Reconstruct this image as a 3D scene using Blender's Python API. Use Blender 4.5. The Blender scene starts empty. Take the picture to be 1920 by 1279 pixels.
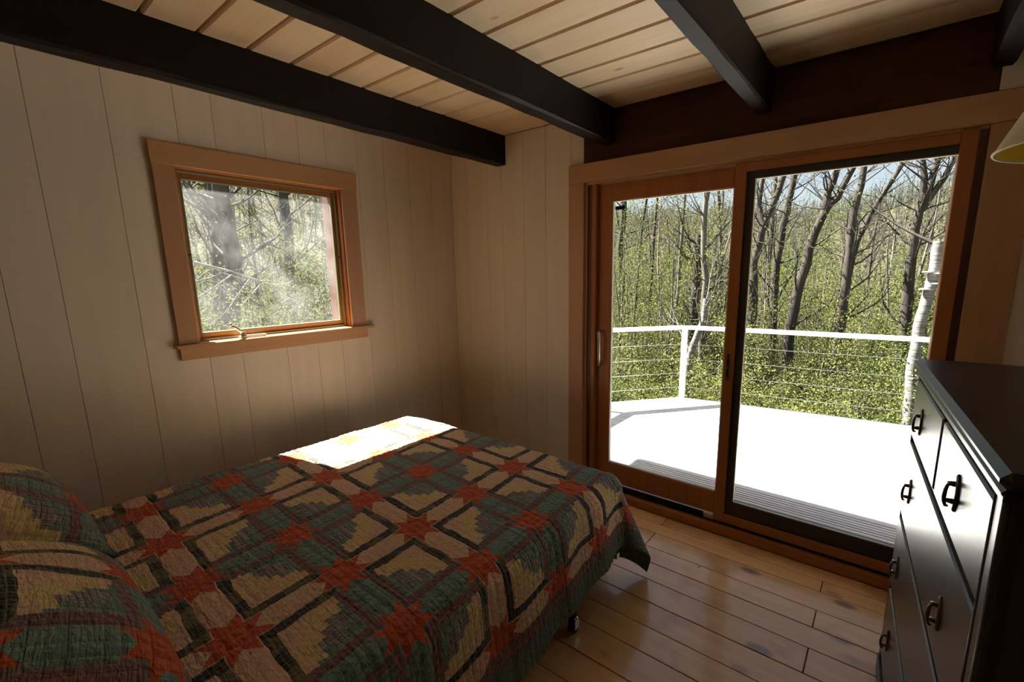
import bpy, math, random
import numpy as np
from mathutils import Vector, Matrix, noise

PI = math.pi
SC = bpy.context.scene
COL = SC.collection

# ------------------------------------------------------------------ camera
cam_d = bpy.data.cameras.new('camera')
cam = bpy.data.objects.new('camera', cam_d)
COL.objects.link(cam)
SC.camera = cam
YAW, PIT, ROL, FPX = -.6562, .18, -.0096, 851.4
cam_d.sensor_fit = 'HORIZONTAL'
cam_d.sensor_width = 36.0
cam_d.lens = FPX / 1920 * 36
cam_d.shift_x = -55.4 / 1920
cam_d.shift_y = 23.2 / 1920
cam_d.clip_start = .05
cam_d.clip_end = 1000
fwd = Vector((math.sin(YAW) * math.cos(PIT), math.cos(YAW) * math.cos(PIT), -math.sin(PIT)))
rgt = Vector((math.cos(YAW), -math.sin(YAW), 0))
upv = rgt.cross(fwd)
r2 = rgt * math.cos(ROL) + upv * math.sin(ROL)
u2 = -rgt * math.sin(ROL) + upv * math.cos(ROL)
M = Matrix((( r2.x, u2.x, -fwd.x, 0), (r2.y, u2.y, -fwd.y, 0), (r2.z, u2.z, -fwd.z, 1.5), (0, 0, 0, 1)))
cam.matrix_world = M

# ------------------------------------------------------------------ sky, sun, exposure
world = bpy.data.worlds.new('world')
SC.world = world
world.use_nodes = True
wn = world.node_tree
sky = wn.nodes.new('ShaderNodeTexSky')
sky.sky_type = 'NISHITA'
sky.sun_disc = False
sky.sun_elevation = math.radians(55.8)
sky.sun_rotation = math.radians(257)
sky.air_density = 1.0
sky.dust_density = 2.5
sky.ozone_density = 1.0
hz = wn.nodes.new('ShaderNodeMix'); hz.data_type = 'RGBA'; hz.inputs[0].default_value = .36     # thin bright overcast haze
wn.links.new(sky.outputs[0], hz.inputs[6]); hz.inputs[7].default_value = (3.9, 3.75, 3.45, 1)
wn.links.new(hz.outputs[2], wn.nodes['Background'].inputs[0])
wn.nodes['Background'].inputs[1].default_value = .095
SUN = Vector((.93, .20, -1.34)).normalized()
sun_d = bpy.data.lights.new('sun', 'SUN')
sun_d.energy = 23.0
sun_d.angle = math.radians(.55)
sun_d.color = (1, .96, .89)
sun = bpy.data.objects.new('sun', sun_d)
COL.objects.link(sun)
sun.rotation_euler = SUN.to_track_quat('-Z', 'Y').to_euler()
sun.location = (-6, 0, 9)
SC.view_settings.view_transform = 'Standard'
SC.view_settings.look = 'None'
SC.view_settings.gamma = 1
SC.view_settings.exposure = 1.32
SC.view_settings.use_curve_mapping = False
try:
    SC.cycles.max_bounces = 10
    SC.cycles.diffuse_bounces = 7
    SC.cycles.transparent_max_bounces = 16
    SC.cycles.sample_clamp_indirect = 6
except Exception:
    pass

# ------------------------------------------------------------------ node helpers
class X:
    """a value socket with arithmetic"""
    def __init__(s, nt, so): s.nt, s.so = nt, so
    def _m(s, op, *a, clamp=False):
        n = s.nt.nodes.new('ShaderNodeMath'); n.operation = op; n.use_clamp = clamp
        for i, v in enumerate((s,) + a):
            if isinstance(v, X): s.nt.links.new(v.so, n.inputs[i])
            else: n.inputs[i].default_value = v
        return X(s.nt, n.outputs[0])
    def __add__(s, o): return s._m('ADD', o)
    def __radd__(s, o): return s._m('ADD', o)
    def __sub__(s, o): return s._m('SUBTRACT', o)
    def __rsub__(s, o): return (s * -1) + o
    def __mul__(s, o): return s._m('MULTIPLY', o)
    def __rmul__(s, o): return s._m('MULTIPLY', o)
    def __truediv__(s, o): return s._m('DIVIDE', o)
    def gt(s, o): return s._m('GREATER_THAN', o)
    def lt(s, o): return s._m('LESS_THAN', o)
    def floor(s): return s._m('FLOOR')
    def fract(s): return s._m('FRACT')
    def sin(s): return s._m('SINE')
    def cos(s): return s._m('COSINE')
    def abs(s): return s._m('ABSOLUTE')
    def sqrt(s): return s._m('SQRT')
    def min(s, o): return s._m('MINIMUM', o)
    def max(s, o): return s._m('MAXIMUM', o)
    def pp(s, o): return s._m('PINGPONG', o)
    def atan2(s, o): return s._m('ARCTAN2', o)

def mat(name, rough=.6, color=(.5, .5, .5), metal=0, spec=.5, coat=0):
    m = bpy.data.materials.new(name); m.use_nodes = True
    b = m.node_tree.nodes['Principled BSDF']
    b.inputs['Base Color'].default_value = (*color, 1)
    b.inputs['Roughness'].default_value = rough
    b.inputs['Metallic'].default_value = metal
    b.inputs['Specular IOR Level'].default_value = spec
    b.inputs['Coat Weight'].default_value = coat
    return m
def nd(nt, t, **kw):
    n = nt.nodes.new('ShaderNode' + t)
    for k, v in kw.items():
        if k in n.inputs.keys(): n.inputs[k].default_value = v
        else: setattr(n, k, v)
    return n
def mix(nt, f, a, b, mode='MIX'):
    n = nt.nodes.new('ShaderNodeMix'); n.data_type = 'RGBA'; n.blend_type = mode
    for i, v in ((0, f), (6, a), (7, b)):
        if isinstance(v, X): nt.links.new(v.so, n.inputs[i])
        elif isinstance(v, bpy.types.NodeSocket): nt.links.new(v, n.inputs[i])
        elif isinstance(v, (int, float)): n.inputs[i].default_value = v
        else: n.inputs[i].default_value = (*v, 1)
    return n.outputs[2]
def bsdf(m): return m.node_tree.nodes['Principled BSDF']
def objcoord(nt, scale=(1, 1, 1), jitter=50):
    tc = nd(nt, 'TexCoord'); oi = nd(nt, 'ObjectInfo')
    mu = nt.nodes.new('ShaderNodeVectorMath'); mu.operation = 'MULTIPLY_ADD'
    cmb = nd(nt, 'CombineXYZ')
    r = X(nt, oi.outputs['Random']) * jitter
    for i in range(3): nt.links.new(r.so, cmb.inputs[i])
    nt.links.new(tc.outputs['Object'], mu.inputs[0]); mu.inputs[1].default_value = scale
    nt.links.new(cmb.outputs[0], mu.inputs[2])
    return mu.outputs[0], X(nt, oi.outputs['Random'])
def ntex(nt, vec, scale, detail=4, rough=.55, dist=0):
    n = nd(nt, 'TexNoise'); n.inputs['Scale'].default_value = scale; n.inputs['Detail'].default_value = detail
    n.inputs['Roughness'].default_value = rough; n.inputs['Distortion'].default_value = dist
    nt.links.new(vec, n.inputs['Vector'])
    return X(nt, n.outputs['Fac'])
def ramp(x, lo, hi):
    n = x.nt.nodes.new('ShaderNodeMapRange'); n.inputs[1].default_value = lo; n.inputs[2].default_value = hi
    x.nt.links.new(x.so, n.inputs[0]); return X(x.nt, n.outputs[0])
def bump(m, h, strength=.3, dist=.01):
    nt = m.node_tree; b = nd(nt, 'Bump'); b.inputs['Strength'].default_value = strength; b.inputs['Distance'].default_value = dist
    nt.links.new(h.so, b.inputs['Height']); nt.links.new(b.outputs[0], bsdf(m).inputs['Normal'])

def wood(name, c1, c2, axis=0, rough=.45, knots=0.0, kcol=None, spec=.5, var=.15, coat=0, tint=None, grain=1.0):
    """plank wood; grain runs along the given object axis"""
    m = mat(name, rough, c1, spec=spec, coat=coat); nt = m.node_tree
    sc = [9, 9, 9]; sc[axis] = .7
    v, rnd = objcoord(nt, tuple(sc))
    n1 = ntex(nt, v, 1.0 * grain, 5, .6, 1.2)
    sc2 = [70, 70, 70]; sc2[axis] = 2.0
    v2, _ = objcoord(nt, tuple(sc2))
    n2 = ntex(nt, v2, 1.0, 3, .6)
    f = ramp(n1 * .75 + n2 * .25, .35, .68)
    col = mix(nt, f, c1, c2)
    if tint:
        v4, _ = objcoord(nt, (3, 3, 3)); n4 = ramp(ntex(nt, v4, 1.0, 3), .52, .72)
        col = mix(nt, n4 * .7, col, tint)
    hsv = nd(nt, 'HueSaturation')
    nt.links.new((rnd * (2 * var) + (1 - var)).so, hsv.inputs['Value']); nt.links.new(col, hsv.inputs['Color'])
    col = hsv.outputs[0]
    if knots:
        sc3 = [5.5, 5.5, 5.5]; sc3[axis] = 2.6
        v3, _ = objcoord(nt, tuple(sc3))
        vo = nd(nt, 'TexVoronoi'); vo.inputs['Scale'].default_value = 1.0; nt.links.new(v3, vo.inputs['Vector'])
        k = X(nt, vo.outputs['Distance'])
        k2 = ramp(k, .115 * knots, .06 * knots)
        col = mix(nt, k2._m('MULTIPLY', .75, clamp=True), col, kcol or tuple(x * .3 for x in c1))
    nt.links.new(col, bsdf(m).inputs['Base Color'])
    bump(m, n2, .12, .002)
    return m

# ------------------------------------------------------------------ object helpers
def link(name, me, material=None, parent=None, loc=None):
    o = bpy.data.objects.new(name, me); COL.objects.link(o)
    if material is not None:
        for mm in (material if isinstance(material, (list, tuple)) else [material]): me.materials.append(mm)
    if parent is not None: o.parent = parent
    if loc is not None: o.location = loc
    return o
def tag(o, label=None, cat=None, group=None, kind=None):
    if label: o['label'] = label
    if cat: o['category'] = cat
    if group: o['group'] = group
    if kind: o['kind'] = kind
    return o
def empty(name, loc=(0, 0, 0), rz=0, **kw):
    o = bpy.data.objects.new(name, None); COL.objects.link(o)
    o.location = loc; o.rotation_euler = (0, 0, rz); o.empty_display_size = .1
    return tag(o, **kw)
class MB:
    def __init__(s): s.v, s.f, s.mi, s.sm = [], [], [], []
    def add(s, vs, fs, mi=0, smooth=False):
        b = len(s.v); s.v += [tuple(p) for p in vs]
        for f in fs: s.f.append(tuple(b + i for i in f)); s.mi.append(mi); s.sm.append(smooth)
        return s
    def box(s, x0, x1, y0, y1, z0, z1, mi=0, c=0.0, mtx=None):
        x0, x1 = sorted((x0, x1)); y0, y1 = sorted((y0, y1)); z0, z1 = sorted((z0, z1))
        if c <= 0:
            vs = [(x, y, z) for z in (z0, z1) for y in (y0, y1) for x in (x0, x1)]
            fs = [(0, 2, 3, 1), (4, 5, 7, 6), (0, 1, 5, 4), (2, 6, 7, 3), (0, 4, 6, 2), (1, 3, 7, 5)]
        else:
            c = min(c, (x1 - x0) * .45, (y1 - y0) * .45, (z1 - z0) * .45)
            vs = []; idx = {}
            for sx in (0, 1):
                for sy in (0, 1):
                    for sz in (0, 1):
                        X_ = (x0, x1)[sx]; Y_ = (y0, y1)[sy]; Z_ = (z0, z1)[sz]
                        dx, dy, dz = (c, -c)[sx], (c, -c)[sy], (c, -c)[sz]
                        idx[sx, sy, sz] = len(vs)
                        vs += [(X_, Y_ + dy, Z_ + dz), (X_ + dx, Y_, Z_ + dz), (X_ + dx, Y_ + dy, Z_)]
            g = lambda a, b, c_, k: idx[a, b, c_] + k
            fs = []
            for q in (0, 1):
                fs.append([g(q, 0, 0, 0), g(q, 1, 0, 0), g(q, 1, 1, 0), g(q, 0, 1, 0)][::1 if q else -1])
                fs.append([g(0, q, 0, 1), g(0, q, 1, 1), g(1, q, 1, 1), g(1, q, 0, 1)][::1 if q else -1])
                fs.append([g(0, 0, q, 2), g(1, 0, q, 2), g(1, 1, q, 2), g(0, 1, q, 2)][::1 if q else -1])
            for a in (0, 1):
                for b in (0, 1):
                    p = 1 if a == b else -1
                    fs.append([g(0, a, b, 1), g(0, a, b, 2), g(1, a, b, 2), g(1, a, b, 1)][::p])
                    fs.append([g(a, 0, b, 0), g(a, 1, b, 0), g(a, 1, b, 2), g(a, 0, b, 2)][::p])
                    fs.append([g(a, b, 0, 0), g(a, b, 0, 1), g(a, b, 1, 1), g(a, b, 1, 0)][::p])
                    for d in (0, 1):
                        fs.append([g(a, b, d, 0), g(a, b, d, 1), g(a, b, d, 2)][::1 if (a + b + d) % 2 else -1])
        if mtx is not None: vs = [tuple(mtx @ Vector(p)) for p in vs]
        return s.add(vs, fs, mi)
    def tube(s, pts, rad, n=8, mi=0, cap=True, smooth=True):
        pts = [Vector(p) for p in pts]; rs = rad if hasattr(rad, '__len__') else [rad] * len(pts)
        vs = []; fs = []; prev = None
        for i, p in enumerate(pts):
            t = (pts[min(i + 1, len(pts) - 1)] - pts[max(i - 1, 0)])
            if t.length < 1e-9: t = Vector((0, 0, 1))
            t.normalize()
            if prev is None:
                a = Vector((0, 0, 1)) if abs(t.z) < .9 else Vector((1, 0, 0))
                prev = t.cross(a).normalized()
            prev = (prev - t * prev.dot(t)).normalized(); b = t.cross(prev)
            for k in range(n):
                a = 2 * PI * k / n; vs.append(p + (prev * math.cos(a) + b * math.sin(a)) * rs[i])
        for i in range(len(pts) - 1):
            for k in range(n):
                fs.append((i * n + k, i * n + (k + 1) % n, (i + 1) * n + (k + 1) % n, (i + 1) * n + k))
        if cap: fs.append(tuple(range(n))[::-1]); fs.append(tuple((len(pts) - 1) * n + k for k in range(n)))
        return s.add(vs, fs, mi, smooth)
    def lathe(s, prof, n=24, mi=0, loc=(0, 0, 0)):
        vs = [(loc[0] + r * math.cos(2 * PI * k / n), loc[1] + r * math.sin(2 * PI * k / n), loc[2] + z) for r, z in prof for k in range(n)]
        fs = [(i * n + k, i * n + (k + 1) % n, (i + 1) * n + (k + 1) % n, (i + 1) * n + k) for i in range(len(prof) - 1) for k in range(n)]
        return s.add(vs, fs, mi, True)
    def mesh(s, name='mesh'):
        me = bpy.data.meshes.new(name); me.from_pydata(s.v, [], s.f)
        if any(s.mi): me.polygons.foreach_set('material_index', s.mi)
        if any(s.sm): me.polygons.foreach_set('use_smooth', s.sm)
        me.update(); return me
    def build(s, name, material=None, parent=None, loc=None): return link(name, s.mesh(name), material, parent, loc)
def box(name, x0, x1, y0, y1, z0, z1, m, parent=None, c=.0):
    """a box whose origin is its own centre (so that object coordinates follow the piece)"""
    cx, cy, cz = (x0 + x1) / 2, (y0 + y1) / 2, (z0 + z1) / 2
    b = MB().box(x0 - cx, x1 - cx, y0 - cy, y1 - cy, z0 - cz, z1 - cz, c=c)
    return b.build(name, m, parent, (cx, cy, cz))

# ------------------------------------------------------------------ materials
def wall_paint(name, col):
    m = mat(name, .62, col, spec=.3); nt = m.node_tree
    v, rnd = objcoord(nt, (14, 14, 1.2)); n = ntex(nt, v, 1, 4)
    c = mix(nt, ramp(n, .35, .7), tuple(x * .96 for x in col), tuple(min(1, x * 1.03) for x in col))
    h = nd(nt, 'HueSaturation'); nt.links.new(c, h.inputs['Color']); nt.links.new((rnd * .05 + .975).so, h.inputs['Value'])
    nt.links.new(h.outputs[0], bsdf(m).inputs['Base Color']); bump(m, n, .15, .003); return m
M_wall = wall_paint('cream_wall_paint', (.70, .62, .50))
M_gapshade = mat('slat_gap_shade', .9, (.03, .03, .035))  # near-black standing in for the shade between deck slats
M_seam = mat('wall_joint', .9, (.50, .42, .31))
M_ceil = wood('pale_pine_ceiling', (.74, .58, .38), (.66, .47, .27), 0, .5, .8, (.36, .2, .08), var=.07)
M_cgap = mat('ceiling_joint', .8, (.20, .12, .05))
M_beam = wood('dark_stained_beam', (.014, .0075, .0065), (.009, .005, .0045), 1, .55, var=.1, spec=.18)
M_header = wood('dark_stained_header', (.080, .024, .010), (.034, .011, .006), 0, .6, 1.1, (.01, .005, .004), var=.05, spec=.2, tint=(.018, .008, .006))
M_floor = wood('pine_floor', (.78, .47, .20), (.64, .33, .115), 0, .27, 1.45, (.14, .06, .035), var=.14, tint=(.36, .16, .06), coat=.25)
M_fgap = mat('floor_joint', .9, (.03, .015, .008))
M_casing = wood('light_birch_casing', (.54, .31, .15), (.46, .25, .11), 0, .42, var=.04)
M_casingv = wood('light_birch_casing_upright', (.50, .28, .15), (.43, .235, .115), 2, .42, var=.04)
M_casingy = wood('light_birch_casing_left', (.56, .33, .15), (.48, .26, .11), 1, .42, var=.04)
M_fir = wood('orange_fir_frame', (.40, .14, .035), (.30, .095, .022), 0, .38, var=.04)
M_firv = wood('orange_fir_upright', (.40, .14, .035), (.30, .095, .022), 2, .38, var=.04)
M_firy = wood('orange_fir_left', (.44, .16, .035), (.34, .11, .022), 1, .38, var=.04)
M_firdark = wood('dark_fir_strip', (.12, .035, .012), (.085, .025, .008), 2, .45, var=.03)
M_sashdark = mat('dark_bronze_sash', .5, (.028, .018, .013))
M_stop = mat('pale_glazing_stop', .5, (.42, .36, .24))
M_green = mat('olive_weatherstrip', .55, (.20, .19, .11))
M_black = mat('black_rubber', .7, (.012, .012, .013), spec=.15)
M_nickel = mat('satin_nickel', .32, (.62, .56, .46), metal=1)
M_chrome = mat('chrome', .12, (.8, .8, .8), metal=1)
M_pewter = mat('dark_pewter', .3, (.16, .15, .135), metal=1)
M_plastic = mat('ivory_plastic', .4, (.66, .56, .44))
M_white = mat('white_rail_paint', .5, (.62, .62, .62))
M_cable = mat('steel_cable', .5, (.30, .30, .29), metal=.3)
M_red = wood('red_painted_exterior', (.12, .046, .033), (.09, .032, .024), 2, .7)
M_deck = wood('weathered_deck', (.56, .555, .55), (.44, .435, .43), 0, .75, var=.08)
M_extwall = mat('exterior_siding', .8, (.22, .13, .09))
M_roof = mat('roof_board', .8, (.20, .15, .11))
M_ticking = mat('mattress_ticking', .8, (.66, .62, .55))
M_iron = mat('bed_frame_iron', .45, (.04, .03, .025), metal=.6)
M_wheel = mat('caster_wheel', .35, (.05, .028, .015))
M_chest = wood('black_brown_chest', (.026, .014, .011), (.016, .009, .007), 1, .30, var=.03, spec=.5)
M_chesttop = wood('black_brown_chest_top', (.020, .012, .010), (.015, .009, .008), 1, .3, var=.02, spec=.35)
M_shadeout = mat('cream_lamp_shade', .8, (.72, .66, .50))
M_shadein = mat('yellow_shade_lining', .7, (.80, .62, .06))
M_ceramic = mat('lamp_base_ceramic', .25, (.30, .22, .13))
M_paper = mat('paper_scrap', .8, (.8, .78, .74))

def glass(name, dust):
    m = bpy.data.materials.new(name); m.use_nodes = True; nt = m.node_tree
    nt.nodes.remove(bsdf(m)); out = nt.nodes['Material Output']
    tr = nd(nt, 'BsdfTransparent'); tr.inputs[0].default_value = (.96, .97, .96, 1)
    gl = nd(nt, 'BsdfGlossy'); gl.inputs['Roughness'].default_value = .02
    fr = nd(nt, 'Fresnel'); fr.inputs[0].default_value = 1.22
    ge = nd(nt, 'NewGeometry'); ff = X(nt, fr.outputs[0]) * (1 - X(nt, ge.outputs['Backfacing']))
    mx = nd(nt, 'MixShader'); nt.links.new(ff.so, mx.inputs[0]); nt.links.new(tr.outputs[0], mx.inputs[1]); nt.links.new(gl.outputs[0], mx.inputs[2])
    df = nd(nt, 'BsdfTranslucent'); df.inputs[0].default_value = (.85, .88, .86, 1)
    mx2 = nd(nt, 'MixShader')
    tc = nd(nt, 'TexCoord'); n = ntex(nt, tc.outputs['Object'], 5, 5, .6)
    nt.links.new((ramp(n, .3, .8) * dust).so, mx2.inputs[0]); nt.links.new(mx.outputs[0], mx2.inputs[1]); nt.links.new(df.outputs[0], mx2.inputs[2])
    nt.links.new(mx2.outputs[0], out.inputs[0])
    return m
M_glass = glass('clean_glass', .006)
M_glassd = glass('dusty_glass', .036)

# quilt ---------------------------------------------------------------
def quilt_material(name, imax=None, jmax=None):
    """pieced star-and-log-cabin quilt, in block units from the UV map"""
    m = mat(name, .9, spec=.15); nt = m.node_tree
    bsdf(m).inputs['Sheen Weight'].default_value = .15
    uv = nd(nt, 'UVMap'); uv.uv_map = 'blocks'
    sp = nd(nt, 'SeparateXYZ'); nt.links.new(uv.outputs[0], sp.inputs[0])
    a0, b0 = X(nt, sp.outputs[0]), X(nt, sp.outputs[1])
    wob = ntex(nt, uv.outputs[0], 3.0, 2); wob2 = ntex(nt, uv.outputs[0], 3.7, 2)
    a = a0 + (wob - .5) * .07; b = b0 + (wob2 - .5) * .07
    s = a.pp(1.0); t = b.pp(1.0)                       # 0 at a tan star, 1 at a green star
    mn, mx_ = s.min(t), s.max(t); q = s + t
    tanside = q.lt(1.0)
    d = mn; e = 1.0 - mx_
    h, w1 = .128, .098
    # fabric tones
    v1 = ntex(nt, uv.outputs[0], 30, 3)
    vpatch = nd(nt, 'TexVoronoi'); vpatch.inputs['Scale'].default_value = 1.1; nt.links.new(uv.outputs[0], vpatch.inputs['Vector'])
    pr = X(nt, vpatch.outputs['Color'])
    def shade(c, k=.16): return mix(nt, v1, tuple(x * (1 - k) for x in c), tuple(x * (1 + k) for x in c))
    tan = shade((.80, .52, .32)); yel = shade((.78, .58, .25)); grn = shade((.19, .29, .22)); red = shade((.62, .105, .032), .12)
    # plaid: crossing stripes
    sa = ((a0 * 62).sin() * .5 + .5); sb = ((b0 * 62).sin() * .5 + .5)
    la = (a0 * 31).sin().gt(.72); lb = (b0 * 31).sin().gt(.72); ln = la.max(lb)
    ga = (a0 * 150).sin().gt(.80); gb = (b0 * 150).sin().gt(.80); gn = ga.max(gb)
    ckq = (a0 * 15 + wob * 6).sin().gt(-.2).min((b0 * 15 + wob2 * 6).sin().gt(-.2))
    dark = mix(nt, ckq, (.030, .027, .030), (.15, .125, .055)); dark = mix(nt, gn * .38, dark, (.34, .30, .15))
    maroon = mix(nt, sa.gt(.62) * .6, (.27, .12, .10), (.13, .115, .095)); maroon = mix(nt, gn * .28, maroon, (.34, .24, .19))
    grn = mix(nt, gn * .30, grn, (.33, .36, .28)); grn = mix(nt, ln * .25, grn, (.05, .09, .06))
    gry = mix(nt, gn * .8, (.34, .29, .25), (.10, .07, .07)); gry = mix(nt, lb * .4, gry, (.5, .45, .4))
    # log cabin core: quantised staircase
    st = .082
    sq = (((s / st).floor() + .5) * st) + (((t / st).floor() + .5) * st)
    off = (((s / st).floor() * st) - ((t / st).floor() * st)).abs()
    core = mix(nt, sq.gt(.80) * off.lt(.34), tan, yel)
    core = mix(nt, sq.gt(1.13), core, grn); core = mix(nt, sq.gt(1.05) * sq.lt(1.30) * off.lt(.20), core, gry)
    tcol = mix(nt, d.gt(h), tan, dark); tcol = mix(nt, d.gt(h + w1), tcol, core)
    gcol = mix(nt, e.gt(h), grn, maroon); gcol = mix(nt, e.gt(h + w1), gcol, core)
    col = mix(nt, tanside, gcol, tcol)
    # stars at every lattice point
    fa = (a + .5).fract() - .5; fb = (b + .5).fract() - .5
    rho = (fa * fa + fb * fb).sqrt(); th = fb.atan2(fa) + 8 * PI
    fol = th.pp(PI / 8)                                # 0 on the axis, pi/8 at a tip
    tip = PI / 8 - fol
    R_, ri = .305, .165
    k = (R_ - ri * math.cos(PI / 8)) / (ri * math.sin(PI / 8))
    instar = (rho * tip.cos() + rho * tip.sin() * k).lt(R_)
    # pointed bar ends: plaid notches beside the star
    col = mix(nt, instar, col, red)
    # borders
    if imax is not None:
        bd = (a0 - imax).max(b0 - jmax)
        col = mix(nt, bd.gt(0), col, maroon); bcol = shade((.13, .18, .125)); bcol = mix(nt, ga * .35, bcol, (.2, .22, .17))
        col = mix(nt, bd.gt(.17), col, bcol)
    nt.links.new(col, bsdf(m).inputs['Base Color'])
    # quilting relief: stitched channels plus fine puckers
    ridge = (rho * 46).sin() * .25
    ch = ((a0 * 22 * PI / 2).sin().abs().min((b0 * 22 * PI / 2).sin().abs())) * .5
    vm = nt.nodes.new('ShaderNodeVectorMath'); vm.operation = 'MULTIPLY'; vm.inputs[1].default_value = (7, 34, 1); nt.links.new(uv.outputs[0], vm.inputs[0])
    vm2 = nt.nodes.new('ShaderNodeVectorMath'); vm2.operation = 'MULTIPLY'; vm2.inputs[1].default_value = (30, 9, 1); nt.links.new(uv.outputs[0], vm2.inputs[0])
    puck = ntex(nt, uv.outputs[0], 24, 4, .6, .6) * .6 + ntex(nt, vm.outputs[0], 1, 3, .5, .8) * 1.1 + ntex(nt, vm2.outputs[0], 1, 3, .5, .8) * .5
    edge = ramp((d - h).abs().min((e - h).abs()), 0, .03) * .35
    bump(m, ch * .8 + puck + edge * 1.3 + ridge * instar, 1.0, .014)
    return m
M_quilt = quilt_material('pieced_star_quilt', 2.10, 3.17)
M_sham = quilt_material('pieced_star_sham')
M_piping = mat('green_piping', .9, (.055, .095, .075))

# ------------------------------------------------------------------ room dimensions
XW, YW, ZC = -2.82, 2.53, 2.425
XR, YN = .74, -1.35                      # right wall, wall behind the camera
TH = .14

# floor: subfloor slab plus boards
floor = MB().box(XW - .02, XR + .02, YN - .02, YW + .06, -.12, -.022).build('floor', M_fgap); tag(floor, kind='structure')
random.seed(4)
fy = [2.497, 2.395, 2.30, 2.155, 2.03, 1.90, 1.755, 1.615, 1.48, 1.33, 1.19, 1.04, .90, .75, .60, .46, .31, .17, .02, -.13, -.28, -.42, -.57, -.72, -.86, -1.01, -1.16, YN]
forced = {0: [-.955], 1: [-.128], 2: [-.95], 3: [-.127], 5: [-.124], 4: [-1.5], 6: [-1.9], 7: [-.45 - 1.6], 8: [.4]}
for i in range(len(fy) - 1):
    y1, y0 = fy[i], fy[i + 1]
    cuts = forced.get(i) or [random.uniform(-1.9, .3)]
    xs = [XW] + sorted(cuts) + [XR]
    for k in range(len(xs) - 1):
        g = .0016
        box('plank', xs[k] + g, xs[k + 1] - g, y0 + g, y1 - g, -.022, random.uniform(-.0006, .0006), M_floor, floor, c=.0018)

# ceiling boards
ceil = MB().box(XW - .02, XR + .02, YN - .02, YW + .02, ZC + .03, ZC + .06).build('ceiling', M_cgap); tag(ceil, kind='structure')
yc = 2.50 + .0; k = 0
ys = [YW + .0] + [2.332 - .176 * i for i in range(22) if 2.332 - .176 * i > YN] + [YN]
for i in range(len(ys) - 1):
    g = .0055
    b = MB(); y0, y1 = ys[i + 1], ys[i]
    cy = (y0 + y1) / 2; hw = (y1 - y0) / 2
    prof = [(-hw + g + .006, 0), (hw - g - .006, 0), (hw - g, .007), (hw - g, .03), (-hw + g, .03), (-hw + g, .007)]
    L = (XR - XW) / 2
    vs = [(x, p[0], p[1]) for x in (-L, L) for p in prof]
    fs = [tuple(range(6)), tuple(range(6, 12))[::-1]] + [(j, j + 6, (j + 1) % 6 + 6, (j + 1) % 6) for j in range(6)]
    b.add(vs, fs); b.build('plank', M_ceil, ceil, ((XR + XW) / 2, cy, ZC))

# beams
for x0, x1, lab in ((-2.338, -2.250, 'dark stained ceiling beam nearest the small window wall'),
                    (-1.476, -1.390, 'second dark ceiling beam from the small window, ending over the left door casing'),
                    (-.616, -.548, 'dark ceiling beam with grey dented underside above the middle of the glass door'),
                    (.206, .275, 'dark ceiling beam in the corner above the dresser')):
    b = MB(); n = 26; cx = (x0 + x1) / 2; ya, yb = YN, YW
    random.seed(int(abs(x0) * 100))
    rows = []
    for i in range(n + 1):
        y = ya + (yb - ya) * i / n
        j = lambda: random.uniform(-.0022, .0022)
        c = random.uniform(.004, .011)
        rows.append([(x0 - cx + j(), y, ZC + .002), (x0 - cx + j(), y, 2.236 + c), (x0 - cx + c, y, 2.234 + j()), (x1 - cx - c, y, 2.234 + j()), (x1 - cx + j(), y, 2.236 + c), (x1 - cx + j(), y, ZC + .002)])
    vs = [p for r in rows for p in r]
    fs = [(i * 6 + k, (i + 1) * 6 + k, (i + 1) * 6 + (k + 1) % 6, i * 6 + (k + 1) % 6) for i in range(n) for k in range(6)]
    fs += [tuple(range(6)), tuple(n * 6 + k for k in range(6))[::-1]]
    o = MB().add(vs, fs).build('ceiling_beam', M_beam, None, (cx, 0, 0))
    tag(o, lab, 'beam', 'dark beams under the board ceiling', 'structure')

# left wall of upright boards with the window opening
WY0, WY1, WZ0, WZ1 = .755, 1.605, 1.131, 2.03
wl = MB()
wl.box(XW - TH, XW - .018, YN - .2, WY0, -.12, 2.6).box(XW - TH, XW - .018, WY1, YW + .15, -.12, 2.6)
wl.box(XW - TH, XW - .018, WY0, WY1, -.12, WZ0).box(XW - TH, XW - .018, WY0, WY1, WZ1, 2.6)
wall_left = wl.build('wall_left', M_seam); tag(wall_left, kind='structure')
def boards(parent, cuts, make):
    for i in range(len(cuts) - 1): make(cuts[i] + .0007, cuts[i + 1] - .0007)
def wl_board(a, b):
    def piece(z0, z1): box('board', XW - .018, XW, a, b, z0, z1, M_wall, wall_left, c=.0009)
    if b <= WY0 or a >= WY1: piece(0, ZC); return
    # a board cut around the opening, one object
    cy = (a + b) / 2; m = MB()
    for (p, q, z0, z1) in ((a, b, 0, WZ0), (a, b, WZ1, ZC), (a, min(b, WY0), WZ0, WZ1), (max(a, WY1), b, WZ0, WZ1)):
        if q - p > .002: m.box(-.018, 0, p - cy, q - cy, z0, z1, c=.0009 if q - p > .02 else 0)
    m.build('board', M_wall, wall_left, (XW, cy, 0))
boards(wall_left, [YN, -1.16, -.98, -.80, -.62, -.45, -.27, -.09, .145, .304, .546, .798, .952, 1.188, 1.37, 1.53, 1.739, 1.93, 2.13, 2.33, YW], wl_board)

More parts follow.
